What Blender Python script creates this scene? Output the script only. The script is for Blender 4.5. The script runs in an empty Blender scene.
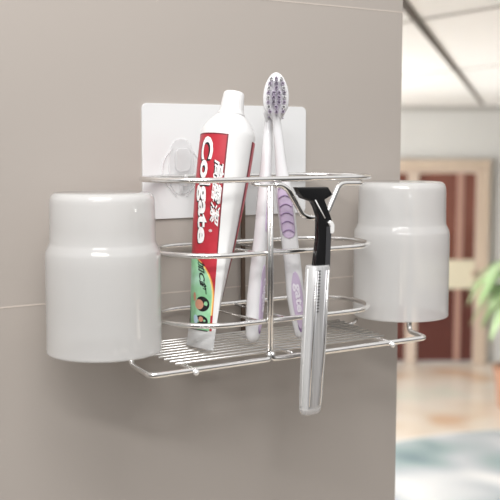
import bpy, bmesh, math, random
from mathutils import Vector, Matrix
random.seed(7)
S = bpy.context.scene
COL = S.collection
PI = math.pi
YAW, PITCH = 0.565557, -0.106033
CAM = Vector((-0.385438, -0.640446, 0.146356))

# ------------------------------------------------------------------ materials
def mat(name, col, rough=0.5, metal=0.0, **kw):
    m = bpy.data.materials.new(name); m.use_nodes = True
    b = m.node_tree.nodes['Principled BSDF']
    b.inputs['Base Color'].default_value = (*col, 1)
    b.inputs['Roughness'].default_value = rough
    b.inputs['Metallic'].default_value = metal
    for k, v in kw.items():
        b.inputs[k.replace('_', ' ')].default_value = v
    return m

def noise_mix(m, stops, scale=4.0, detail=3.0, bump=0.0, bscale=200.0, dist=0.0, stretch=(1, 1, 1)):
    nt = m.node_tree; b = nt.nodes['Principled BSDF']
    tc = nt.nodes.new('ShaderNodeTexCoord'); mp = nt.nodes.new('ShaderNodeMapping')
    mp.inputs['Scale'].default_value = stretch
    n = nt.nodes.new('ShaderNodeTexNoise'); n.inputs['Scale'].default_value = scale
    n.inputs['Detail'].default_value = detail; n.inputs['Distortion'].default_value = dist
    r = nt.nodes.new('ShaderNodeValToRGB')
    while len(r.color_ramp.elements) < len(stops): r.color_ramp.elements.new(0.5)
    for e, (p, c) in zip(r.color_ramp.elements, stops):
        e.position = p; e.color = (*c, 1)
    nt.links.new(tc.outputs['Object'], mp.inputs['Vector'])
    nt.links.new(mp.outputs['Vector'], n.inputs['Vector'])
    nt.links.new(n.outputs['Fac'], r.inputs['Fac'])
    nt.links.new(r.outputs['Color'], b.inputs['Base Color'])
    if bump:
        n2 = nt.nodes.new('ShaderNodeTexNoise'); n2.inputs['Scale'].default_value = bscale
        bp = nt.nodes.new('ShaderNodeBump'); bp.inputs['Strength'].default_value = bump
        bp.inputs['Distance'].default_value = 0.001
        nt.links.new(tc.outputs['Object'], n2.inputs['Vector'])
        nt.links.new(n2.outputs['Fac'], bp.inputs['Height'])
        nt.links.new(bp.outputs['Normal'], b.inputs['Normal'])
    return m

M = {}
M['tile'] = noise_mix(mat('wall_tile', (0.42, 0.37, 0.33), 0.42), [(0.3, (0.408, 0.369, 0.338)), (0.7, (0.426, 0.386, 0.354))], 2.2, 2, 0.03, 600)
M['grout'] = mat('grout', (0.56, 0.50, 0.45), 0.8)
M['chrome'] = noise_mix(mat('chrome', (0.86, 0.85, 0.84), 0.17, 1.0), [(0.2, (0.86, 0.85, 0.84)), (0.8, (0.91, 0.90, 0.89))], 90, 2)
M['dark_brown'] = mat('dark_brown', (0.10, 0.065, 0.045), 0.5)
M['grid'] = noise_mix(mat('satin_chrome', (0.7, 0.7, 0.7), 0.32, 1.0), [(0.2, (0.60, 0.59, 0.58)), (0.8, (0.68, 0.67, 0.66))], 90, 2)
M['weld'] = mat('weld', (0.95, 0.94, 0.93), 0.25, 0.6)

def milky():
    m = bpy.data.materials.new('milky_plastic'); m.use_nodes = True
    nt = m.node_tree; nt.nodes.clear()
    out = nt.nodes.new('ShaderNodeOutputMaterial')
    p = nt.nodes.new('ShaderNodeBsdfDiffuse'); p.inputs['Color'].default_value = (0.86, 0.86, 0.86, 1)
    tr = nt.nodes.new('ShaderNodeBsdfTranslucent'); tr.inputs['Color'].default_value = (0.90, 0.90, 0.90, 1)
    tp = nt.nodes.new('ShaderNodeBsdfTransparent'); tp.inputs['Color'].default_value = (0.98, 0.98, 0.98, 1)
    gl = nt.nodes.new('ShaderNodeBsdfGlossy'); gl.inputs['Roughness'].default_value = 0.05
    fr = nt.nodes.new('ShaderNodeFresnel'); fr.inputs['IOR'].default_value = 1.5
    a = nt.nodes.new('ShaderNodeMixShader'); a.inputs['Fac'].default_value = 0.32
    b = nt.nodes.new('ShaderNodeMixShader'); b.inputs['Fac'].default_value = 0.54
    c = nt.nodes.new('ShaderNodeMixShader')
    nt.links.new(p.outputs[0], a.inputs[1]); nt.links.new(tr.outputs[0], a.inputs[2])
    nt.links.new(a.outputs[0], b.inputs[1]); nt.links.new(tp.outputs[0], b.inputs[2])
    ge = nt.nodes.new('ShaderNodeNewGeometry'); ml = nt.nodes.new('ShaderNodeMath'); ml.operation = 'SUBTRACT'; ml.use_clamp = True
    nt.links.new(fr.outputs[0], ml.inputs[0]); nt.links.new(ge.outputs['Backfacing'], ml.inputs[1])
    nt.links.new(ml.outputs[0], c.inputs[0]); nt.links.new(b.outputs[0], c.inputs[1]); nt.links.new(gl.outputs[0], c.inputs[2])
    nt.links.new(c.outputs[0], out.inputs['Surface'])
    return m
M['milky'] = milky()

def clearmix(name, col, fac, rough=0.1):
    m = bpy.data.materials.new(name); m.use_nodes = True
    nt = m.node_tree; nt.nodes.clear()
    out = nt.nodes.new('ShaderNodeOutputMaterial')
    p = nt.nodes.new('ShaderNodeBsdfPrincipled'); p.inputs['Base Color'].default_value = (*col, 1)
    p.inputs['Roughness'].default_value = rough
    tp = nt.nodes.new('ShaderNodeBsdfTransparent')
    b = nt.nodes.new('ShaderNodeMixShader'); b.inputs['Fac'].default_value = fac
    nt.links.new(p.outputs[0], b.inputs[1]); nt.links.new(tp.outputs[0], b.inputs[2])
    nt.links.new(b.outputs[0], out.inputs['Surface'])
    return m
M['pad'] = clearmix('frosted_film', (0.77, 0.775, 0.785), 0.06, 0.25)
M['clear'] = clearmix('clear_plastic', (0.86, 0.86, 0.87), 0.70, 0.05)
M['clear_edge'] = clearmix('clear_sleeve', (0.82, 0.82, 0.82), 0.55, 0.06)
M['tube_white'] = noise_mix(mat('tube_white', (0.85, 0.85, 0.85), 0.3), [(0.3, (0.74, 0.74, 0.745)), (0.7, (0.78, 0.78, 0.78))], 60, 2)
M['crimp'] = mat('crimp_white', (0.72, 0.73, 0.74), 0.35)
M['cap'] = mat('cap_white', (0.77, 0.77, 0.77), 0.35)
M['red'] = noise_mix(mat('label_red', (0.55, 0.03, 0.045), 0.35), [(0.3, (0.42, 0.020, 0.035)), (0.7, (0.50, 0.030, 0.048))], 120, 2)
M['darkred'] = mat('label_dark_red', (0.17, 0.008, 0.02), 0.4)
M['green'] = noise_mix(mat('label_green', (0.3, 0.62, 0.4), 0.35), [(0.25, (0.16, 0.46, 0.20)), (0.5, (0.35, 0.68, 0.42)), (0.75, (0.52, 0.76, 0.68))], 70, 2)
M['orange'] = mat('label_orange', (0.85, 0.36, 0.08), 0.4)
M['yellow'] = mat('label_yellow', (0.82, 0.72, 0.30), 0.4)
M['ink'] = mat('label_black', (0.012, 0.012, 0.015), 0.4)
M['white_ink'] = mat('label_white', (0.88, 0.88, 0.88), 0.4)
M['skin'] = mat('print_skin', (0.62, 0.30, 0.20), 0.5)
M['palecloth'] = mat('print_cloth', (0.50, 0.66, 0.80), 0.5)
M['brush_white'] = mat('brush_white', (0.76, 0.76, 0.78), 0.22, Transmission_Weight=0.0)
M['brush_clear'] = clearmix('brush_clear', (0.82, 0.82, 0.84), 0.22, 0.12)
M['lilac'] = mat('lilac_grip', (0.60, 0.49, 0.66), 0.4)
M['violet'] = mat('violet_line', (0.28, 0.19, 0.36), 0.4)
M['lilac_text'] = mat('pale_lilac_text', (0.86, 0.82, 0.90), 0.4)
M['bristle_lilac'] = mat('bristle_lilac', (0.57, 0.49, 0.63), 0.6)
M['bristle_white'] = mat('bristle_white', (0.85, 0.85, 0.86), 0.5)
M['bristle_grey'] = mat('bristle_grey', (0.42, 0.38, 0.46), 0.6)
M['black'] = mat('razor_black', (0.008, 0.008, 0.009), 0.22)
M['black_soft'] = mat('razor_dark_grey', (0.05, 0.05, 0.055), 0.35)
M['white_tab'] = mat('white_tab', (0.85, 0.85, 0.85), 0.3)
M['silver'] = noise_mix(mat('brushed_silver', (0.6, 0.6, 0.61), 0.42, 0.55), [(0.3, (0.50, 0.50, 0.515)), (0.7, (0.66, 0.66, 0.67))], 900, 2, stretch=(1, 1, 0.02))
M['notch'] = mat('notch_grey', (0.12, 0.12, 0.125), 0.4, 0.3)
M['blade'] = mat('blade_steel', (0.8, 0.8, 0.8), 0.2, 1.0)
# room beyond
M['room_wall'] = noise_mix(mat('cream_wall_paint', (0.75, 0.74, 0.71), 0.8), [(0.3, (0.60, 0.60, 0.585)), (0.7, (0.65, 0.65, 0.635))], 1.2)
M['ceil'] = noise_mix(mat('ceiling_panel', (0.8, 0.8, 0.8), 0.7), [(0.3, (0.88, 0.89, 0.90)), (0.7, (0.92, 0.93, 0.94))], 0.8)
M['beam_dark'] = mat('dark_ceiling_bar', (0.06, 0.05, 0.042), 0.6)
M['beam_grey'] = mat('grey_ceiling_bar', (0.42, 0.41, 0.39), 0.6)
M['frame_wood'] = noise_mix(mat('door_frame_wood', (0.62, 0.48, 0.38), 0.5), [(0.3, (0.52, 0.42, 0.33)), (0.7, (0.60, 0.49, 0.39))], 6, stretch=(1, 1, 0.1))
M['cream'] = mat('cream_paint', (0.70, 0.65, 0.50), 0.5)
M['stile'] = mat('door_stile', (0.58, 0.48, 0.40), 0.5)
M['glass_brown'] = noise_mix(mat('brown_glass', (0.16, 0.05, 0.035), 0.25), [(0.3, (0.11, 0.035, 0.025)), (0.7, (0.24, 0.10, 0.075))], 1.5)
M['panel_brown'] = mat('brown_panel', (0.10, 0.028, 0.022), 0.4)
M['muntin'] = mat('door_muntin', (0.42, 0.25, 0.20), 0.5)
M['floor'] = noise_mix(mat('beige_stone_floor', (0.66, 0.58, 0.49), 0.22), [(0.30, (0.74, 0.52, 0.37)), (0.42, (0.82, 0.72, 0.61)), (0.58, (0.86, 0.79, 0.71)), (0.75, (0.76, 0.78, 0.69))], 1.5, 1, dist=0.3)  # tan patches paint blurry brownish reflections into the floor colour
M['rug'] = noise_mix(mat('blue_grey_rug', (0.4, 0.46, 0.48), 0.9), [(0.30, (0.20, 0.28, 0.30)), (0.42, (0.34, 0.42, 0.43)), (0.55, (0.50, 0.53, 0.56)), (0.68, (0.80, 0.80, 0.80))], 1.5, 1, dist=0.4)
M['rug_edge'] = mat('pale_rug_border', (0.74, 0.71, 0.68), 0.9)
M['leaf'] = noise_mix(mat('leaf_green', (0.14, 0.34, 0.08), 0.5), [(0.3, (0.30, 0.48, 0.20)), (0.7, (0.55, 0.70, 0.44))], 5)
M['pot'] = mat('terracotta_pot', (0.45, 0.24, 0.16), 0.6)
M['soil'] = mat('soil', (0.05, 0.035, 0.025), 0.9)

# ------------------------------------------------------------------ helpers
def link(name, me, m, parent=None, smooth=True):
    o = bpy.data.objects.new(name, me); COL.objects.link(o)
    ms = m if isinstance(m, (list, tuple)) else [m]
    for x in ms: me.materials.append(x)
    if smooth:
        for p in me.polygons: p.use_smooth = True
    if parent: o.parent = parent
    return o

def thing(name, label, cat, loc=(0, 0, 0), group=None):
    o = bpy.data.objects.new(name, None); COL.objects.link(o)
    o.location = loc; o.empty_display_size = 0.01
    o['label'] = label; o['category'] = cat
    if group: o['group'] = group
    bpy.context.view_layer.update()
    return o

def mesh_from(verts, faces, name='mesh'):
    me = bpy.data.meshes.new(name); me.from_pydata([tuple(v) for v in verts], [], faces); me.update()
    bm = bmesh.new(); bm.from_mesh(me); bmesh.ops.recalc_face_normals(bm, faces=bm.faces); bm.to_mesh(me); bm.free()
    return me

def rel(parent, pts):
    """points in world space -> the space of a parent placed at parent.location"""
    return [Vector(p) - parent.location for p in pts] if parent else [Vector(p) for p in pts]

def fillet(pts, r, n=6, closed=False):
    pts = [Vector(p) for p in pts]; out = []; N = len(pts)
    for i, p in enumerate(pts):
        if not closed and i in (0, N - 1): out.append(p); continue
        a, b = pts[i - 1], pts[(i + 1) % N]
        da, db = (a - p), (b - p); rr = min(r, da.length * .49, db.length * .49)
        p0, p1 = p + da.normalized() * rr, p + db.normalized() * rr
        for k in range(n + 1):
            t = k / n; out.append(p0 * (1 - t) ** 2 + p * 2 * t * (1 - t) + p1 * t * t)
    return out

def sweep(pts, r, closed=False, seg=12):
    pts = [Vector(p) for p in pts]; N = len(pts); V = []; Fc = []
    up = None
    for i, p in enumerate(pts):
        if closed: t = pts[(i + 1) % N] - pts[i - 1]
        else: t = pts[min(i + 1, N - 1)] - pts[max(i - 1, 0)]
        t.normalize()
        if up is None:
            up = Vector((0, 0, 1)) if abs(t.z) < 0.9 else Vector((0, 1, 0))
        up = (up - t * up.dot(t)).normalized(); sd = t.cross(up)
        for k in range(seg):
            a = 2 * PI * k / seg
            V.append(p + (up * math.cos(a) + sd * math.sin(a)) * r)
    for i in range(N if closed else N - 1):
        j = (i + 1) % N
        for k in range(seg):
            k2 = (k + 1) % seg
            Fc.append((i * seg + k, i * seg + k2, j * seg + k2, j * seg + k))
    if not closed:
        for base, c, s in ((0, pts[0], -1), ((N - 1) * seg, pts[-1], 1)):
            t = (pts[1] - pts[0]).normalized() if s < 0 else (pts[-1] - pts[-2]).normalized()
            ci = len(V); V.append(c + t * s * r * 0.6)
            for k in range(seg):
                Fc.append((base + k, base + (k + 1) % seg, ci))
    return V, Fc

def wire(name, pts, r, m, parent, closed=False):
    V, Fc = sweep(pts, r, closed)
    return link(name, mesh_from(rel(parent, V), Fc, name), m, parent)

def loft(sections, cap=True):
    """sections: lists of points, same count"""
    V = []; Fc = []; n = len(sections[0])
    for s in sections: V += [Vector(p) for p in s]
    for i in range(len(sections) - 1):
        for k in range(n):
            k2 = (k + 1) % n
            Fc.append((i * n + k, i * n + k2, (i + 1) * n + k2, (i + 1) * n + k))
    if cap:
        Fc.append(tuple(range(n))); Fc.append(tuple(range((len(sections) - 1) * n, len(sections) * n)))
    return V, Fc

def sect(c, wd, dd, w, d, n=24, e=2.0):
    c = Vector(c); out = []
    for k in range(n):
        a = 2 * PI * k / n; x, y = math.cos(a), math.sin(a)
        x = math.copysign(abs(x) ** (2 / e), x); y = math.copysign(abs(y) ** (2 / e), y)
        out.append(c + wd * (x * w) + dd * (y * d))
    return out

def box(name, x0, x1, y0, y1, z0, z1, m, parent=None, bev=0.0, T=None):
    bm = bmesh.new(); bmesh.ops.create_cube(bm, size=1)
    for v in bm.verts:
        v.co = Vector((x0 + (v.co.x + .5) * (x1 - x0), y0 + (v.co.y + .5) * (y1 - y0), z0 + (v.co.z + .5) * (z1 - z0)))
    if bev: bmesh.ops.bevel(bm, geom=list(bm.edges), offset=bev, segments=3, affect='EDGES', profile=0.6)
    me = bpy.data.meshes.new(name)
    if T is not None: bmesh.ops.transform(bm, matrix=T, verts=bm.verts)
    if parent: bmesh.ops.translate(bm, vec=-parent.location, verts=bm.verts)
    bmesh.ops.recalc_face_normals(bm, faces=bm.faces)
    bm.to_mesh(me); bm.free()
    return link(name, me, m, parent, smooth=False)

def prism(name, outline, y0, y1, m, parent=None, bev=0.0):
    """outline in (x, z), extruded y0..y1"""
    bm = bmesh.new()
    vs = [bm.verts.new((x, y0, z)) for x, z in outline]; f = bm.faces.new(vs)
    r = bmesh.ops.extrude_face_region(bm, geom=[f])
    for v in r['geom']:
        if isinstance(v, bmesh.types.BMVert): v.co.y = y1
    bmesh.ops.recalc_face_normals(bm, faces=bm.faces)
    if bev:
        ed = [e for e in bm.edges if abs(e.verts[0].co.y - e.verts[1].co.y) < 1e-9]
        bmesh.ops.bevel(bm, geom=ed, offset=bev, segments=3, affect='EDGES', profile=0.6)
    if parent: bmesh.ops.translate(bm, vec=-parent.location, verts=bm.verts)
    me = bpy.data.meshes.new(name); bm.to_mesh(me); bm.free()
    return link(name, me, m, parent, smooth=False)

def autosmooth(o, ang=40):
    me = o.data
    for p in me.polygons: p.use_smooth = True
    bm = bmesh.new(); bm.from_mesh(me)
    for e in bm.edges:
        if len(e.link_faces) == 2 and e.calc_face_angle(0) > math.radians(ang): e.smooth = False
    bm.to_mesh(me); bm.free()

def structure(o): o['kind'] = 'structure'; return o

# ------------------------------------------------------------------ near tiled wall
WX = 0.1735
w = box('wall_near', -3.0, WX, 0.0006, 0.10, -2.04, 0.9, M['tile']); structure(w)
g = None
bm = bmesh.new()
def slab(bm, x0, x1, y0, y1, z0, z1):
    r = bmesh.ops.create_cube(bm, size=1)
    for v in r['verts']:
        v.co = Vector((x0 + (v.co.x + .5) * (x1 - x0), y0 + (v.co.y + .5) * (y1 - y0), z0 + (v.co.z + .5) * (z1 - z0)))
for zg in [0.0377 + 0.22 * k for k in range(-9, 4)]:
    slab(bm, -3.0, WX - .0002, 0.0004, 0.003, zg - 0.0005, zg + 0.0005)
me = bpy.data.meshes.new('grout'); bm.to_mesh(me); bm.free()
o = link('trim_1', me, M['grout'], None, False); structure(o)

# ------------------------------------------------------------------ adhesive pad with clear hook
pad = thing('adhesive_pad', 'white frosted square adhesive pad stuck on the beige wall behind the rack', 'adhesive pad', (0.001, 0.0, 0.0930))
px0, px1, pz0, pz1 = -0.0711, 0.0731, 0.0930, 0.1768
rc = 0.004; ol = []
for cx, cz, a0 in ((px1 - rc, pz1 - rc, 0), (px0 + rc, pz1 - rc, 90), (px0 + rc, pz0 + rc, 180), (px1 - rc, pz0 + rc, 270)):
    for k in range(7):
        a = math.radians(a0 + 15 * k); ol.append((cx + rc * math.cos(a), cz + rc * math.sin(a)))
prism('film', ol, -0.0010, 0.0005, M['pad'], pad, 0.0002)
# hook base: rounded lozenge, J hook, small ribs
hx, hz = -0.040, 0.128
def lozenge(cx, cz, w, h, n=28, e=2.6):
    out = []
    for k in range(n):
        a = 2 * PI * k / n; x, y = math.cos(a), math.sin(a)
        out.append((cx + math.copysign(abs(x) ** (2 / e), x) * w, cz + math.copysign(abs(y) ** (2 / e), y) * h))
    return out
hk = prism('hook', lozenge(hx, hz + .003, .0105, .0205), -0.0024, -0.0011, M['clear'], pad, .0006)
prism('hook_block', lozenge(hx, hz + .008, .0062, .0085, e=4), -0.0050, -0.0023, M['clear'], pad, .0006)
V, Fc = sweep(fillet([(hx, -0.0018, .1120), (hx, -0.0022, .1185), (hx, -0.0088, .1182), (hx, -0.0092, .1250)], .002), .0016)
link('hook_arm', mesh_from(rel(pad, V), Fc), M['clear'], pad)
for s in (-1, 1):
    V, Fc = sweep(fillet([(hx + s * .0065, -.0018, hz + .017), (hx + s * .0155, -.0018, hz + .008), (hx + s * .0155, -.0018, hz - .006), (hx + s * .004, -.0018, hz - .019)], .008), .0006)
    link('hook_rim', mesh_from(rel(pad, V), Fc), M['clear'], pad)

# ------------------------------------------------------------------ wire rack
YF, YB = -0.0842, -0.0045
XL, XR = -0.0810, 0.0905
RR = 0.0019
rack = thing('wire_rack', 'chrome wire bathroom rack with three stacked loops above a wire grid shelf', 'rack', (0.0, -0.045, 0.0))
def loop(z, xl=XL, xr=XR, r=RR, cr=.0385):
    p = []
    for cx, cy, a0 in ((xr - cr, YB - cr, 90), (xr - cr, YF + cr, 0), (xl + cr, YF + cr, 270), (xl + cr, YB - cr, 180)):
        for k in range(13):
            a = math.radians(a0 - 90 * k / 12); p.append(Vector((cx + cr * math.cos(a), cy + cr * math.sin(a), z)))
    return wire('loop_wire', p, r, M['chrome'], rack, True)
Z1, Z2, Z3 = 0.1236, 0.0733, 0.0262
loop(Z1, -0.0885, 0.0905); loop(Z2); loop(Z3)
# dividers running front to back at each level
for z in (Z2, Z3):
    xa = -0.0165 if z == Z2 else -0.0195
    for x, x2 in ((xa, xa), (0.0040, 0.0045)):
        wire('divider_wire', [(x, YF, z - .0012), (x2, YB, z - .0012)], .0010, M['chrome'], rack)
# base frame: left half bends up into the first front post, right half into the second
RB = 0.0020
zb = 0.0
left = fillet([(-0.0184, YF - .0026, zb + .0045), (-0.0184, YF - .0030, zb), (-0.110, YF - .0040, zb), (-0.1065, -0.052, zb), (-0.1065, -0.0535, 0.1060), (-0.1065, -0.0630, 0.1060), (-0.1065, -0.0640, 0.0200)], .006)
wire('front_wire', left, .0020, M['chrome'], rack)
right = fillet([(-0.0158, YF - .0026, zb + .0045), (-0.0158, YF - .0030, zb), (0.1245, YF - .0040, zb), (0.1317, -0.061, zb), (0.1322, -0.0600, 0.1085), (0.1322, -0.0500, 0.1085), (0.1322, -0.0490, 0.0200)], .006)
wire('front_wire', right, .0020, M['chrome'], rack)
for x in (-0.0187, -0.0163):
    wire('post', [(x, YF - .0022, Z1 - .0045), (x, YF - .0026, zb + .003)], .00115, M['chrome'], rack)
wire('post_curl', fillet([(-0.0305, YF + .002, Z1 - .0028), (-0.024, YF - .0022, Z1 - .0040), (-0.0171, YF - .0022, Z1 - .0040), (-0.0090, YF - .0018, Z1 - .0040), (-0.0050, YF + .004, Z1 - .0030)], .003), .0012, M['chrome'], rack)
# back frame wire with bent ends
wire('back_wire', fillet([(-0.100, -0.012, zb), (-0.094, -0.0045, zb), (0.108, -0.0045, zb), (0.116, -0.010, zb - .001), (0.122, -0.006, zb + .002)], .004), .0016, M['chrome'], rack)
# grid
for k in range(10):
    y = -0.0775 + 0.0080 * k
    xr = 0.0915 + 0.0015 * k
    wire('grid_wire', [(-0.0865, y, .0030), (xr, y, .0030)], .0009, M['grid'], rack)
for x in (-0.0780, 0.0035, 0.0895):
    wire('cross_rod', [(x, -0.0900 if abs(x) > .02 else -.083, .0003 if abs(x) > .02 else .0012), (x, -0.0030, .0006)], .0012, M['chrome'], rack)
for x in (-0.0780, 0.0895):
    V = []; 
    bm = bmesh.new(); bmesh.ops.create_uvsphere(bm, u_segments=12, v_segments=8, radius=.0021)
    bmesh.ops.translate(bm, vec=Vector((x, -.0905, -.0012)) - rack.location, verts=bm.verts)
    me = bpy.data.meshes.new('rod_end'); bm.to_mesh(me); bm.free(); link('rod_end', me, M['weld'], rack)
# flat dark brown strip behind the loops
box('rear_strip', .0118, .0152, -.0027, -.0013, -.002, .1225, M['dark_brown'], rack, .0003)
# razor holder: wire under the top loop dipping in a V
Zr = 0.1196; YR = YF - .0016
rz = fillet([(-0.0130, YR, Zr), (-0.0085, YR - .0004, Zr), (-0.0035, YR - .001, Zr - .0028), (0.0078, YR - .003, 0.0985), (0.0125, YR - .0035, 0.0965), (0.0245, YR - .0035, 0.0965), (0.0292, YR - .003, 0.1000), (0.0405, YR - .001, Zr - .001), (0.0460, YR, Zr), (0.0610, YR, Zr - .0003), (0.0700, YF + .010, Zr)], .0042)
wire('razor_wire', rz, .0020, M['chrome'], rack)

# ------------------------------------------------------------------ cups
def cup(x, y, z0, R, H, label):
    c = thing('tooth_mug', label, 'cup', (x, y, z0), 'milky upside-down mugs hung on the rack')
    k = R / .0375
    prof = [(.0373, 0.0), (.0378, .0010), (.0375, .0020), (.0375, .0300), (.0375, .0560), (.0373, .0640), (.0368, .0662), (.0351, .0695), (.0344, .0715), (.0342, .0800), (.0340, .0960), (.0338, .0985), (.0329, .1010), (.0314, .1024), (.0300, .1029), (.018, .1031), (.0, .1031)]
    inner = [(.0, .1017), (.018, .1016), (.0300, .1014), (.0314, .1008), (.0325, .0980), (.0328, .0800), (.0330, .0725), (.0337, .0695), (.0354, .0655), (.0361, .0620), (.0363, .0560), (.0363, .0030), (.0364, .0)]
    pr = [(r * k, h * H / .1031) for r, h in prof + inner]
    n = 72; V = []; Fc = []; ids = []
    for r, h in pr:
        if r == 0: ids.append([len(V)]); V.append((0, 0, h))
        else:
            ids.append(list(range(len(V), len(V) + n)))
            V += [(r * math.cos(2 * PI * i / n), r * math.sin(2 * PI * i / n), h) for i in range(n)]
    L = len(ids)
    for i in range(L):
        a, b = ids[i], ids[(i + 1) % L]
        for j in range(n):
            j2 = (j + 1) % n
            if len(a) == 1 and len(b) == 1: continue
            if len(a) == 1: Fc.append((a[0], b[j], b[j2]))
            elif len(b) == 1: Fc.append((a[j], b[0], a[j2]))
            else: Fc.append((a[j], b[j], b[j2], a[j2]))
    o = link('mug_body', mesh_from(V, Fc), M['milky'], c)
    return c
cup(-0.1268, -0.0550, 0.0128, .0375, .1038, 'milky white upside-down mug at the left end of the rack, the larger and nearer one')
cup(0.1378, -0.0430, 0.0105, .0383, .1075, 'milky white upside-down mug at the right end, in front of the brown door')

# ------------------------------------------------------------------ toothpaste tube
tube = thing('toothpaste_tube', 'red and white toothpaste tube standing cap up in the left of the rack', 'toothpaste', (-0.0544, -0.054, 0.0040))
A0 = Vector((-0.0556, -0.055, 0.0060)); A1 = Vector((-0.0256, -0.045, 0.1535))
AX = (A1 - A0).normalized(); AL = (A1 - A0).length
tocam = (CAM - A1); tocam = (tocam - AX * tocam.dot(AX)).normalized()
right_ = AX.cross(tocam).normalized()
if right_.dot(Vector((math.cos(YAW), -math.sin(YAW), 0))) < 0: right_ = -right_
# frame of the tube: face normal is turned 60 degrees to the left of the viewer, fold points the other way
def dirc(deg):  # 0 = towards viewer, + = viewer's right
    a = math.radians(deg); return tocam * math.cos(a) + right_ * math.sin(a)
NN, FF = dirc(-60), dirc(30)
R0 = 0.0195
def tube_pt(phi, v, off=0.0):
    """phi: degrees from the face normal (90 = near fold), v: 0 crimp .. 1 shoulder"""
    t = max(0.0, min(1.0, v)); s = t ** 0.85
    hw = .0190 * (1 - s) + R0 * s          # along the fold direction
    hd = .0010 + (R0 - .0010) * (math.sin(t * PI / 2) ** 0.85 if t > 0 else 0)
    a = math.radians(phi)
    # even spacing of printed face on the flat end, circle at the top
    xs = math.sin(a) * s + (1 - s) * (2 / PI * math.asin(math.sin(a)))
    x = xs * hw; y = math.cos(a) * hd
    n = (FF * math.sin(a) / hw + NN * math.cos(a) / hd).normalized()
    return A0 + AX * (v * AL) + FF * x + NN * y + n * off
secs = [[tube_pt(360 * k / 64, v) for k in range(64)] for v in [i / 30 for i in range(31)]]
for f_, h_ in ((.97, .0025), (.86, .0065), (.70, .0105), (.58, .0130), (.50, .0142)):
    secs.append([A1 + AX * h_ + (tube_pt(360 * k / 64, 1) - A1) * f_ for k in range(64)])
V, Fc = loft(secs); link('tube_body', mesh_from(rel(tube, V), Fc), M['tube_white'], tube)
# cap: ribbed truncated cone
secs = []
for r_, h_ in ((.0088, .0138), (.0097, .0141), (.0097, .0156), (.0087, .0166), (.0083, .0190), (.0074, .0290), (.0071, .0302), (.0061, .0311), (.001, .0313)):
    secs.append([A1 + AX * h_ + (dirc(360 * k / 96) * (r_ * (1 + (.014 if (k % 4 < 2 and .0162 < h_ < .0325) else 0)))) for k in range(96)])
V, Fc = loft(secs); link('cap', mesh_from(rel(tube, V), Fc), M['cap'], tube)

def patch(name, phi0, phi1, v0, v1, off, m, nu=16, nv=40):
    """phi0/phi1 may be functions of v"""
    f0 = phi0 if callable(phi0) else (lambda v: phi0); f1 = phi1 if callable(phi1) else (lambda v: phi1)
    V = []; Fc = []
    for j in range(nv + 1):
        v = v0 + (v1 - v0) * j / nv
        for i in range(nu + 1):
            ph = f0(v) + (f1(v) - f0(v)) * i / nu
            V.append(tube_pt(ph, v, off))
    for j in range(nv):
        for i in range(nu):
            a = j * (nu + 1) + i; Fc.append((a, a + 1, a + nu + 2, a + nu + 1))
    me = bpy.data.meshes.new(name); me.from_pydata([tuple(p) for p in rel(tube, V)], [], Fc); me.update()
    return link(name, me, m, tube)
VT, VB = 0.985, 0.088            # label top and bottom
LB = lambda v: 60 + 14 * (1 - v)
label = patch('label', -62, LB, VB, VT, .00012, M['red'])
patch('label_edge', lambda v: LB(v) - 2.6, lambda v: LB(v) + .3, VB + .35, VT, .00020, M['darkred'], 2)
patch('label_edge', -62, LB, VT - .006, VT, .00020, M['darkred'], 16, 2)
patch('back_label', 121, 180, .25, VT - .01, .00012, M['red'])
patch('back_label_edge', 120, 126, .25, VT - .01, .00020, M['darkred'], 2)
VG = 0.425
def gr(v):       # right boundary of the green field
    t = min(1, max(0, (VG - v) / (VG - .22))); return -30 + 94 * math.sqrt(max(0, 1 - (1 - t) ** 2)) if t < 1 else 64
patch('green_label', -62, lambda v: gr(v), VB, VG, .00028, M['green'], 16, 60)
patch('green_label_rim', lambda v: gr(v), lambda v: gr(v) + 3.0, VB + .07, VG, .00030, M['yellow'], 2, 60)
patch('green_label_rim', lambda v: gr(v) + 3.0, lambda v: gr(v) + 6.5, VB + .07, VG, .00030, M['orange'], 2, 60)
patch('green_label_base', -62, 56, VB - .004, VB, .00030, M['ink'], 12, 2)
# crimp band
patch('crimp', -88, 88, 0.004, VB - .012, .00016, M['crimp'], 16, 10)

def text_verts(s, size, bold=0.0, shear=0.0):
    cu = bpy.data.curves.new('lettering', 'FONT'); cu.body = s; cu.size = size
    cu.offset = bold; cu.shear = shear; cu.align_x = 'LEFT'; cu.fill_mode = 'FRONT' if hasattr(cu, 'fill_mode') else cu.fill_mode
    cu.resolution_u = 3
    ob = bpy.data.objects.new('lettering', cu); COL.objects.link(ob)
    dg = bpy.context.evaluated_depsgraph_get(); dg.update()
    me = bpy.data.meshes.new_from_object(ob.evaluated_get(dg))
    bpy.data.objects.remove(ob)
    bm = bmesh.new(); bm.from_mesh(me); bpy.data.meshes.remove(me)
    if len(bm.faces):
        bmesh.ops.triangulate(bm, faces=bm.faces)
        bmesh.ops.subdivide_edges(bm, edges=bm.edges, cuts=1, use_grid_fill=True)
    return bm

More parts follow.
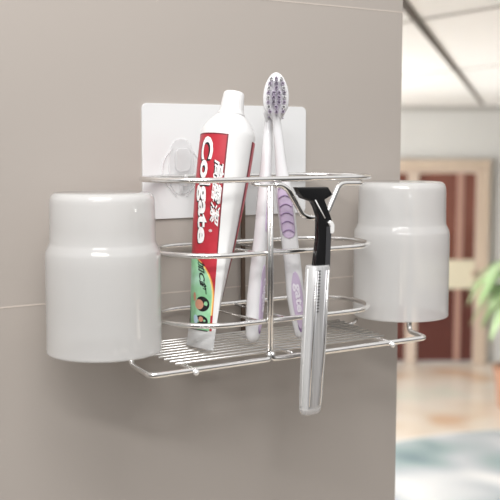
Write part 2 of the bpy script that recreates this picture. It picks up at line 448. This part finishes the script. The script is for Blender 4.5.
def tube_text(name, s, phi_base, v_top, v_len, height_deg, m, bold=0.02, shear=0, off=.0005, phi_end=None, dphi=0, dv=0):
    """text runs down the tube; letter tops point to the viewer's right"""
    bm = text_verts(s, 1.0, bold, shear)
    xs = [v.co.x for v in bm.verts]; ys = [v.co.y for v in bm.verts]
    x0, x1 = min(xs), max(xs); y0, y1 = min(ys), max(ys)
    pe = phi_base if phi_end is None else phi_end
    for v in bm.verts:
        t = (v.co.x - x0) / (x1 - x0); q = (v.co.y - y0) / (y1 - y0)
        ph = phi_base + (pe - phi_base) * t + q * height_deg + dphi
        v.co = tube_pt(ph, v_top - t * v_len + dv, off) - tube.location
    me = bpy.data.meshes.new(name); bm.to_mesh(me); bm.free()
    return link(name, me, m, tube, False)
tube_text('lettering', 'Colgate', -8, .968, .490, 40, M['ink'], .050, 0, .00032, 2, -3.0, -.004)
tube_text('lettering', 'Colgate', -8, .968, .490, 40, M['white_ink'], .034, 0, .00050, 2)
tube_text('lettering', '高露潔', 40, .862, .300, 21, M['ink'], .030, .25, .00034, 42, -2.0, -.003)
tube_text('lettering', '高露潔', 40, .862, .300, 21, M['white_ink'], .014, .25, .00052, 42)
tube_text('lettering', '®', 42, .545, .012, 8, M['white_ink'], .01, 0, .00052)
tube_text('lettering', '加C鈣', 12, .405, .155, 24, M['ink'], .022, .3, .00045, 24)

def blob(name, phi, v, rp, rv, off, m, n=20, a0=0, a1=360):
    V = [tube_pt(phi, v, off)]; Fc = []
    for k in range(n + 1):
        a = math.radians(a0 + (a1 - a0) * k / n)
        V.append(tube_pt(phi + rp * math.cos(a), v + rv * math.sin(a), off))
    for k in range(n): Fc.append((0, k + 1, k + 2))
    me = bpy.data.meshes.new(name); me.from_pydata([tuple(p) for p in rel(tube, V)], [], Fc); me.update()
    return link(name, me, m, tube, False)
blob('picture_hair', 32, .205, 26, .034, .00040, M['ink'])
blob('picture_face', 20, .202, 18, .023, .00055, M['skin'])
blob('picture_hair', 28, .128, 28, .026, .00040, M['ink'])
blob('picture_shirt', 2, .132, 12, .022, .00055, M['palecloth'])
blob('picture_face', 28, .136, 10, .012, .00060, M['skin'])
blob('picture_hand', 0, .235, 7, .020, .00050, M['skin'])
patch('side_print', -62, -44, .112, .235, .00034, M['ink'], 3, 8)

# ------------------------------------------------------------------ toothbrushes
def arr(path, v):
    for (v0, p0), (v1, p1) in zip(path, path[1:]):
        if v0 <= v <= v1:
            t = (v - v0) / (v1 - v0); t2 = t * t * (3 - 2 * t) if len(p0) < 4 else t
            return [a + (b - a) * t for a, b in zip(p0, p1)]
    return list(path[-1][1])
def smoothpath(path, n=60):
    v0, v1 = path[0][0], path[-1][0]; out = []
    for i in range(n + 1):
        v = v0 + (v1 - v0) * i / n
        acc = [0] * len(path[0][1]); wsum = 0
        for d, wgt in ((-.02, 1), (-.01, 2), (0, 3), (.01, 2), (.02, 1)):
            q = arr(path, min(v1, max(v0, v + d * (v1 - v0)))); wsum += wgt
            acc = [a + b * wgt for a, b in zip(acc, q)]
        out.append((v, [a / wsum for a in acc]))
    return out

def brush(label, rot, path, head, grip, pad_, text, body_m, chev):
    """path: z -> (x, y, halfwidth, halfdepth); head: (z0,z1,halfwidth)"""
    z0 = path[0][0]; q0 = path[0][1]
    b = thing('toothbrush', label, 'toothbrush', (q0[0], q0[1], z0))
    wd = Vector((math.cos(rot), math.sin(rot), 0)); fd = Vector((math.sin(rot), -math.cos(rot), 0))
    sp = smoothpath(path, 70)
    secs = []
    # rounded butt
    for k in range(1, 6):
        a = k / 6 * PI / 2; v, q = sp[0]
        secs.append(sect((q[0], q[1], v - q[3] * 1.2 * math.cos(a)), wd, fd, q[2] * math.sin(a), q[3] * math.sin(a)))
    for v, q in sp: secs.append(sect((q[0], q[1], v), wd, fd, q[2], q[3], e=2.4))
    V, Fc = loft(secs); link('handle', mesh_from(rel(b, V), Fc), body_m, b)
    def at(z):
        return arr([(v, q) for v, q in sp], z)
    # head plate
    hz0, hz1, hw, hd = head
    qa, qb = at(hz0), at(hz1)
    secs = []
    n = 26
    for k in range(n + 1):
        t = k / n; z = hz0 + (hz1 - hz0) * t
        prof = (math.sin(PI * min(1, max(0, t * .97 + .025))) ** .5) * (1.0 if t > .3 else (.55 + .45 * (t / .3)))
        q = at(z); secs.append(sect((q[0], q[1], z), wd, fd, max(.0006, hw * prof), max(.0005, hd * min(1, prof * 1.3)), e=2.6))
    V, Fc = loft(secs); link('brush_head', mesh_from(rel(b, V), Fc), M['brush_white'], b)
    # tufts
    rows = 8
    for mname, sel in (('bristle_lilac', 0), ('bristle_white', 1), ('bristle_grey', 2)):
        Vt = []; Ft = []
        for r_ in range(rows):
            t = (r_ + .9) / (rows + .6); z = hz0 + (hz1 - hz0) * (.14 + .80 * t)
            tt = (z - hz0) / (hz1 - hz0)
            ww = hw * (math.sin(PI * tt) ** .5) * .62
            cols = 4 if ww > hw * .6 else 3
            for c_ in range(cols):
                kind = 1 if (c_ in (0, cols - 1) and r_ % 2) else (2 if (r_ + c_) % 4 == 3 else 0)
                if kind != sel: continue
                x = (-1 + 2 * c_ / (cols - 1)) * ww
                q = at(z); base = Vector((q[0], q[1], z)) + wd * x + fd * (hd * .6)
                ln = .0065 + (.0010 if r_ % 2 else 0) + (.001 if r_ in (0, rows - 1) else 0)
                for j in range(6):
                    a = 2 * PI * j / 6 + .3; sp_ = .00075
                    o_ = wd * (math.cos(a) * sp_) + Vector((0, 0, math.sin(a) * sp_))
                    v_, f_ = sweep([base + o_, base + fd * ln + o_ * 1.5 + Vector((0, 0, random.uniform(-.0003, .0003)))], .00036, seg=5)
                    k0 = len(Vt); Vt += v_; Ft += [tuple(i + k0 for i in f) for f in f_]
        if Vt:
            o = link('bristles', mesh_from(rel(b, Vt), Ft), M[mname], b); o['kind'] = 'stuff'
    # grips: raised pads following the handle
    def padmesh(name, z0, z1, xoff, hwf, m, lift=.0004, e=2.0):
        V = []; Fc = []; nz, nu = 36, 10
        for k in range(nz + 1):
            t = k / nz; z = z0 + (z1 - z0) * t; q = at(z)
            s = max(.02, (1 - abs(2 * t - 1) ** e) ** .5)
            for i in range(nu + 1):
                u = xoff + (-1 + 2 * i / nu) * hwf * s
                u = max(-.97, min(.97, u))
                d = (1 - abs(u) ** 2.4) ** (1 / 2.4)
                V.append(Vector((q[0], q[1], z)) + wd * (u * q[2] * 1.01) + fd * (d * q[3] + lift))
        for k in range(nz):
            for i in range(nu):
                a = k * (nu + 1) + i; Fc.append((a, a + 1, a + nu + 2, a + nu + 1))
        me = bpy.data.meshes.new(name); me.from_pydata([tuple(p) for p in rel(b, V)], [], Fc); me.update()
        o = link(name, me, m, b)
        md = o.modifiers.new('t', 'SOLIDIFY'); md.thickness = .0005; md.offset = -1
        return o
    def surf(u, z, lift):
        q = at(z); u = max(-.98, min(.98, u)); d = (1 - abs(u) ** 2.4) ** (1 / 2.4)
        return Vector((q[0], q[1], z)) + wd * (u * q[2] * 1.01) + fd * (d * q[3] + lift)
    g0, g1, gx, gw = grip
    padmesh('grip', g0, g1, gx, gw, M['lilac'], .0005, 8)
    for k in range(chev):
        z = g0 + (g1 - g0) * (k + .7) / (chev + .4)
        pts = [surf(gx + (-1 + 2 * i / 8) * gw * .82, z + .0022 * math.cos((i / 8 - .5) * PI), .0009) for i in range(9)]
        V, Fc = sweep(pts, .00032, seg=6)
        link('grip_rib', mesh_from(rel(b, V), Fc), M['violet'], b)
    p0, p1, pxo, pw = pad_
    padmesh('label_pad', p0, p1, pxo, pw, M['lilac'], .0005, 2.2)
    # lettering running down the pad
    bm = text_verts(text, 1.0, .03)
    xs = [v.co.x for v in bm.verts]; ys = [v.co.y for v in bm.verts]; x0, x1, y0, y1 = min(xs), max(xs), min(ys), max(ys)
    za, zb_ = p1 - (p1 - p0) * .20, p0 + (p1 - p0) * .30
    for v in bm.verts:
        t = (v.co.x - x0) / (x1 - x0); q = (v.co.y - y0) / (y1 - y0)
        v.co = surf(pxo + (q * 2 - 1) * pw * .72, za + (zb_ - za) * t, .0011) - b.location
    me = bpy.data.meshes.new('lettering'); bm.to_mesh(me); bm.free(); link('lettering', me, M['lilac_text'], b, False)
    # dark clear tip inlay at the butt
    padmesh('tip_inlay', z0 + .001, z0 + .011, pxo * .9, pw * .6, M['violet'], .0003, 2)
    return b

# nearer brush: leans with its foot to the right, head faces the camera
brush('white toothbrush leaning right with ribbed lilac grip, its bristle head facing out', -0.55,
      [(.0095, (.0270, -.0600, .0042, .0036)), (.020, (.0252, -.060, .0056, .0045)), (.036, (.0226, -.0600, .0066, .0050)), (.060, (.0198, -.060, .0062, .0050)),
       (.080, (.0166, -.0600, .0062, .0052)), (.110, (.0126, -.060, .0064, .0052)), (.122, (.0108, -.0600, .0050, .0046)), (.135, (.0090, -.060, .0038, .0036)),
       (.150, (.0072, -.0600, .0034, .0030)), (.164, (.0052, -.060, .0030, .0024)), (.172, (.0046, -.0600, .0026, .0022)), (.1955, (.0048, -.060, .0018, .0018))],
      (.1620, .1975, .0092, .0028), (.0800, .1195, -.05, .80), (.0130, .0560, .15, .62), 'gate', M['brush_white'], 6)
# further brush: leans with its foot to the left, bristles turned away to the right
brush('white toothbrush leaning left with its foot near the centre post, head behind the other one', 0.45,
      [(.0115, (-.0118, -.0560, .0052, .0050)), (.020, (-.0112, -.0560, .0060, .0055)), (.037, (-.0095, -.0555, .0066, .0058)), (.060, (-.0072, -.055, .0058, .0052)),
       (.080, (-.0042, -.0540, .0050, .0048)), (.115, (.0010, -.0510, .0046, .0044)), (.140, (.0046, -.0485, .0040, .0036)), (.160, (.0082, -.0450, .0034, .0030)), (.190, (.0160, -.0400, .0018, .0018))],
      (.1600, .1915, .0080, .0026), (.0850, .1150, .0, .50), (.0140, .0620, .0, .50), 'Colgate', M['brush_white'], 0)

# ------------------------------------------------------------------ razor
rzr = thing('razor', 'safety razor with black neck and ribbed silver handle hanging from the rack front', 'razor', (.0140, -.100, .100))
def P2(u, v): return ((u - 303.0) / 1186.0, .1185 - (v - 187 + (u - 303) * .022) / 1440.0)
ol = [P2(*q) for q in ((294.5, 187), (326, 187), (330.5, 194.5), (322.5, 199.5), (325.5, 207), (329.8, 219), (329.8, 226), (328.5, 268), (313.2, 268), (315.2, 250), (316.6, 238), (316.8, 216), (313.8, 207), (310.5, 201), (300.5, 197.5), (297, 192))]
o = prism('neck', ol, -.1030, -.0975, M['black'], rzr, .0011); autosmooth(o, 50)
# cartridge lying across the wire, behind the neck
x0, z0_ = P2(296, 187); x1, z1_ = P2(330, 196)
box('cartridge', x0 + .006, x1 + .001, -.0960, -.0905, z1_ + .001, z0_ - .0005, M['black_soft'], rzr, .0010)
for k in range(2):
    box('blade', x0 + .007, x1 - .001, -.0956 + .0022 * k, -.0950 + .0022 * k, z1_ - .0002, z1_ + .0014, M['blade'], rzr)
# white line painted in as the neck's highlight, grey panel, white tab
pp = [Vector((*P2(u, v), 0)) for u, v in ((312.5, 199.5), (322.3, 217.5))]
wire('neck_highlight', [(p.x, -.1033, p.y) for p in pp], .00042, M['white_tab'], rzr)
ol = [P2(*q) for q in ((324, 226), (328.6, 226), (327.8, 266), (323, 266))]
prism('neck_panel', ol, -.1034, -.1029, M['black_soft'], rzr, .0001)
ol = [P2(*q) for q in ((325.2, 222), (327.2, 219.6), (329.4, 221), (331.0, 224), (331.0, 230.5), (329.8, 233), (327.8, 232.6), (327.4, 226))]
prism('release_tab', ol, -.1046, -.1000, M['white_tab'], rzr, .0006)
# handle: silver core with ribs inside a clear sleeve
def hsec(v, hw, hd, e):
    c = P2(318.2 - (v - 266) * .0475, v); return sect((c[0], -.1000, c[1]), Vector((1, 0, 0)), Vector((0, 1, 0)), hw, hd, 40, e)
secs = [hsec(v, w_, d_, 3.2) for v, w_, d_ in ((264.5, .0070, .0048), (266, .0078, .0054), (300, .0079, .0056), (350, .0078, .0056), (400, .0073, .0052), (407, .0068, .0048))]
V, Fc = loft(secs); o = link('handle_core', mesh_from(rel(rzr, V), Fc), M['silver'], rzr); autosmooth(o, 40)
secs = [hsec(v, w_, d_, 2.6) for v, w_, d_ in ((264, .0086, .0050), (266, .0094, .0052), (300, .0094, .0054), (350, .0094, .0054), (398, .0088, .0050), (408, .0083, .0047))]
V, Fc = loft(secs, True); o = link('handle_sleeve', mesh_from(rel(rzr, V), Fc), M['clear_edge'], rzr); autosmooth(o, 40)
secs = [hsec(v, w_, d_, 3) for v, w_, d_ in ((407.5, .0078, .0044), (409, .0080, .0046), (412.5, .0075, .0042), (414, .0060, .0034))]
V, Fc = loft(secs); o = link('end_cap', mesh_from(rel(rzr, V), Fc), M['clear'], rzr)
for dx in (-.0090, .0090):
    a = P2(318.2, 267); c = P2(311.6, 404)
    wire('sleeve_edge', [(a[0] + dx, -.1012, a[1]), (c[0] + dx * .93, -.1012, c[1])], .0006, M['white_tab'], rzr)
for k, dx in enumerate((-.0052, -.0034, .0034, .0052)):
    a = P2(318.2, 269); c = P2(311.6, 404)
    wire('flute', [(a[0] + dx, -.1056, a[1]), (c[0] + dx * .9, -.1054, c[1])], .00042, M['silver'] if k % 3 else M['chrome'], rzr)
bm = bmesh.new()
for k in range(14):
    c = P2(318 - (k * 3.1) * .0475, 269 + k * 3.1)
    slab(bm, c[0] - .0034, c[0] - .0016, -.10615, -.1050, c[1] - .00035, c[1] + .00035)
bmesh.ops.translate(bm, vec=-rzr.location, verts=bm.verts)
me = bpy.data.meshes.new('grip_notches'); bm.to_mesh(me); bm.free(); link('grip_notches', me, M['notch'], rzr, False)

# ------------------------------------------------------------------ the room beyond
Fh = Vector((math.sin(YAW), math.cos(YAW), 0)); Rh = Vector((math.cos(YAW), -math.sin(YAW), 0))
ORG = Vector((CAM.x, CAM.y, 0))
RT = Matrix(((Rh.x, Fh.x, 0, ORG.x), (Rh.y, Fh.y, 0, ORG.y), (0, 0, 1, 0), (0, 0, 0, 1)))  # room coords: l, d, z
DW = 9.76; ZF, ZC = -2.04, 0.535
def rbox(name, l0, l1, d0, d1, z0, z1, m, parent=None, bev=0):
    return box(name, l0, l1, d0, d1, z0, z1, m, parent, bev, T=RT)
structure(rbox('wall_back', -3.0, 6.5, DW, DW + .15, ZF, ZC + .1, M['room_wall']))
# floor under everything, ceiling over the far room only
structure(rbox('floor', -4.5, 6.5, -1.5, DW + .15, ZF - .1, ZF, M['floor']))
structure(rbox('ceiling', -3.0, 6.5, 1.25, DW + .15, ZC, ZC + .08, M['ceil']))
def strip(name, a, b, w_, m, z=ZC, h=.006):
    a, b = Vector(a), Vector(b); t = (b - a).normalized(); n = Vector((-t.y, t.x, 0)) * (w_ / 2)
    V = [(*(p + n * s).xy, zz) for zz in (z - h, z + .002) for p, s in ((a, 1), (b, 1), (b, -1), (a, -1))]
    Fc = [(0, 1, 2, 3), (4, 5, 6, 7), (0, 1, 5, 4), (1, 2, 6, 5), (2, 3, 7, 6), (3, 0, 4, 7)]
    return structure(link(name, mesh_from(V, Fc), m, None, False))
k = (ZC - .0 - CAM.z) / (.56 - CAM.z)
def onc(x, y): return (CAM.x + (x - CAM.x) * k, CAM.y + (y - CAM.y) * k, 0)
strip('trim_2', onc(1.25, 1.30), onc(6.84, 6.43), .026, M['beam_dark'])
strip('trim_3', onc(1.86, 2.6), onc(1.80, .3), .012, M['beam_grey'])
strip('trim_4', onc(3.62, 4.4), onc(3.22, 1.6), .024, M['beam_grey'])
# cornice where ceiling meets back wall
structure(rbox('trim_5', -3.0, 6.5, DW - .04, DW, ZC - .05, ZC, M['beam_grey']))
# door with frame
def L(u): return (u - 250) * .01
fr = thing('door_1', 'brown', 'door', (0, 0, 0))
for kx in ('label', 'category'): del fr[kx]
fr['kind'] = 'structure'
c0 = RT @ Vector((L(408), DW, ZF)); fr.location = c0
bpy.context.view_layer.update()
rbox('door_frame', L(477), L(487), DW - .09, DW - .001, ZF, -.024, M['frame_wood'], fr, .008)
rbox('door_frame', L(330), L(340), DW - .09, DW - .001, ZF, -.024, M['frame_wood'], fr, .008)
rbox('door_frame', L(330), L(487), DW - .10, DW - .001, -.075, .012, M['frame_wood'], fr, .008)
for a, b in ((409, 477), (340, 409)):
    rbox('door_stile', L(a), L(a + 8), DW - .06, DW - .01, ZF + .005, -.075, M['stile'], fr, .004)
    rbox('door_stile', L(b - 3), L(b), DW - .06, DW - .01, ZF + .005, -.075, M['stile'], fr, .004)
    rbox('door_rail', L(a + 8), L(b - 3), DW - .055, DW - .01, -.125, -.075, M['stile'], fr, .004)
    rbox('door_rail', L(a + 8), L(b - 3), DW - .065, DW - .01, -1.275, -.985, M['cream'], fr, .006)
    rbox('glass_panel', L(a + 8), L(b - 3), DW - .035, DW - .02, -.985, -.125, M['glass_brown'], fr)
    rbox('lower_panel', L(a + 8), L(b - 3), DW - .040, DW - .02, ZF + .03, -1.275, M['panel_brown'], fr)
    rbox('muntin', L((a + b) / 2 + 12), L((a + b) / 2 + 19), DW - .05, DW - .018, -.985, -.125, M['muntin'], fr)
    rbox('muntin', L((a + b) / 2 + 12), L((a + b) / 2 + 18), DW - .05, DW - .018, ZF + .03, -1.275, M['muntin'], fr)
rbox('door_handle', L(470), L(473), DW - .11, DW - .06, -1.15, -1.09, M['frame_wood'], fr, .01)

# rug
rug = thing('rug', 'mottled blue-grey and white rug on the beige floor beyond the wall', 'rug', tuple(RT @ Vector((2.3, 6.2, ZF))))
def rugdisc(name, a, b, z0, z1, m):
    n = 72; V = []; Fc = []
    for z in (z0, z1):
        for i in range(n):
            t = 2 * PI * i / n; e = 1 + .04 * math.sin(3 * t + 1) + .03 * math.sin(5 * t)
            V.append(RT @ Vector((2.3 + a * e * math.cos(t), 5.95 + b * e * math.sin(t), z)))
    for i in range(n): Fc.append((i, (i + 1) % n, n + (i + 1) % n, n + i))
    Fc.append(tuple(range(n))); Fc.append(tuple(range(n, 2 * n)))
    return link(name, mesh_from(rel(rug, V), Fc), m, rug, False)
rugdisc('rug_border', 1.95, 1.42, ZF, ZF + .015, M['rug_edge'])
rugdisc('rug_pile', 1.85, 1.35, ZF + .014, ZF + .03, M['rug'])

# leafy plant
pc = RT @ Vector((2.24, 8.0, ZF))
pl = thing('potted_plant', 'green leafy potted plant in front of the pale wall, right of the brown door', 'plant', tuple(pc))
n = 36; prof = [(.14, 0), (.17, .02), (.20, .30), (.22, .33), (.22, .36), (.19, .36), (.18, .33), (.02, .33)]
secs = [[pc + Vector((r * math.cos(2 * PI * i / n), r * math.sin(2 * PI * i / n), h)) for i in range(n)] for r, h in prof]
V, Fc = loft(secs); o = link('pot', mesh_from(rel(pl, V), Fc), M['pot'], pl); autosmooth(o, 40)
for i in range(3):
    a = i * 2.1; tip = pc + Vector((.06 * math.cos(a), .06 * math.sin(a), 1.0 + .06 * i))
    wire('stem', fillet([pc + Vector((.03 * math.cos(a), .03 * math.sin(a), .32)), pc + Vector((.05 * math.cos(a + 1), .05 * math.sin(a + 1), .6)), tip], .1), .012, M['leaf'], pl)
for i in range(46):
    a = random.uniform(0, 2 * PI); zb_ = random.uniform(.85, 1.25); ln = random.uniform(.24, .46)
    base = pc + Vector((.04 * math.cos(a), .04 * math.sin(a), zb_)); out = Vector((math.cos(a), math.sin(a), 0)); sd = Vector((-math.sin(a), math.cos(a), 0))
    up0 = random.uniform(.1, .9); V = []; Fc = []; nn = 8
    for kk in range(nn + 1):
        t = kk / nn; c = base + out * (ln * t) + Vector((0, 0, ln * (up0 * t - 1.1 * t * t)))
        w_ = .06 * math.sin(PI * (.06 + .93 * t)) ** .8
        V += [c + sd * w_ + Vector((0, 0, w_ * .3)), c, c - sd * w_ + Vector((0, 0, w_ * .3))]
    for kk in range(nn):
        q = kk * 3; Fc += [(q, q + 1, q + 4, q + 3), (q + 1, q + 2, q + 5, q + 4)]
    o = link('leaf', mesh_from(rel(pl, V), Fc), M['leaf'], pl)
    md = o.modifiers.new('t', 'SOLIDIFY'); md.thickness = .002

# finer pieces belong to the part they sit on
def under(o, host):
    o.parent = host
for root in list(COL.objects):
    ch = list(root.children)
    if root.parent is not None or not ch: continue
    find = lambda n: next((c for c in ch if c.name.split('.')[0] == n), None)
    for a, b in (('lettering', 'label'), ('label_edge', 'label'), ('back_label_edge', 'back_label'), ('green_label_rim', 'green_label'),
                 ('green_label_base', 'green_label'), ('picture_hair', 'green_label'), ('picture_face', 'green_label'), ('picture_shirt', 'green_label'),
                 ('picture_hand', 'green_label'), ('side_print', 'green_label'), ('bristles', 'brush_head'), ('grip_rib', 'grip'), ('lettering', 'label_pad'),
                 ('blade', 'cartridge'), ('release_tab', 'neck'), ('neck_highlight', 'neck'), ('neck_panel', 'neck'), ('flute', 'handle_core'),
                 ('grip_notches', 'handle_core'), ('sleeve_edge', 'handle_sleeve'), ('hook_arm', 'hook'), ('hook_block', 'hook'), ('hook_rim', 'hook'),
                 ('rod_end', 'cross_rod')):
        h = find(b)
        if h is None: continue
        for c in ch:
            if c.parent == root and c.name.split('.')[0] == a and c is not h: under(c, h)

# ------------------------------------------------------------------ light
wd_ = bpy.data.worlds.new('World'); S.world = wd_; wd_.use_nodes = True
nt = wd_.node_tree; bg = nt.nodes['Background']
tc = nt.nodes.new('ShaderNodeTexCoord'); sx = nt.nodes.new('ShaderNodeSeparateXYZ'); rp = nt.nodes.new('ShaderNodeValToRGB')
mr = nt.nodes.new('ShaderNodeMapRange'); mr.inputs['From Min'].default_value = -1; mr.inputs['From Max'].default_value = 1
els = rp.color_ramp.elements
els[0].position = 0.0; els[0].color = (.05, .046, .044, 1)
els[1].position = 1.0; els[1].color = (1.0, .99, .97, 1)
e = els.new(.44); e.color = (.10, .095, .09, 1)
e = els.new(.54); e.color = (.30, .295, .29, 1)
e = els.new(.68); e.color = (.74, .735, .73, 1)
nt.links.new(tc.outputs['Generated'], sx.inputs[0]); nt.links.new(sx.outputs['Z'], mr.inputs['Value'])
nt.links.new(mr.outputs[0], rp.inputs['Fac']); nt.links.new(rp.outputs['Color'], bg.inputs['Color'])
bg.inputs['Strength'].default_value = 1.0

def area(name, loc, target, sx_, sy_, power, col=(1, 1, 1)):
    l = bpy.data.lights.new(name, 'AREA'); l.shape = 'RECTANGLE'; l.size = sx_; l.size_y = sy_; l.energy = power; l.color = col
    o = bpy.data.objects.new(name, l); COL.objects.link(o); o.location = loc
    d = Vector(target) - Vector(loc); o.rotation_euler = d.to_track_quat('-Z', 'Y').to_euler(); return o
area('ceiling_panel_light', (-0.38, -0.50, .82), (-.05, -.02, .20), .60, .30, 7.0, (1, .985, .965))
area('mug_highlight_light', (-0.95, -1.45, 1.15), (-.0, -.05, .1), 1.00, .13, 15, (1, .99, .97))  # unseen strip light added for the highlights on the mugs
area('room_fill_light', tuple(RT @ Vector((-2.4, 5.6, -.9))), tuple(RT @ Vector((2.0, 7.6, .1))), 2.0, 3.4, 330, (1, .99, .97))  # unseen area light behind the near wall, added to brighten the far room

# ------------------------------------------------------------------ camera
cam = bpy.data.cameras.new('camera'); co = bpy.data.objects.new('camera', cam); COL.objects.link(co)
co.location = CAM; co.rotation_euler = (PI / 2 + PITCH, 0, -YAW)
cam.sensor_width = 36; cam.lens = 980.504 * 36 / 500; cam.clip_start = .01; cam.clip_end = 60
cam.dof.use_dof = True; cam.dof.focus_distance = 0.69; cam.dof.aperture_fstop = 11.5
S.camera = co
S.view_settings.view_transform = 'Standard'; S.view_settings.look = 'None'
S.view_settings.exposure = 0.0; S.view_settings.gamma = 1; S.view_settings.use_curve_mapping = False
S.render.film_transparent = False
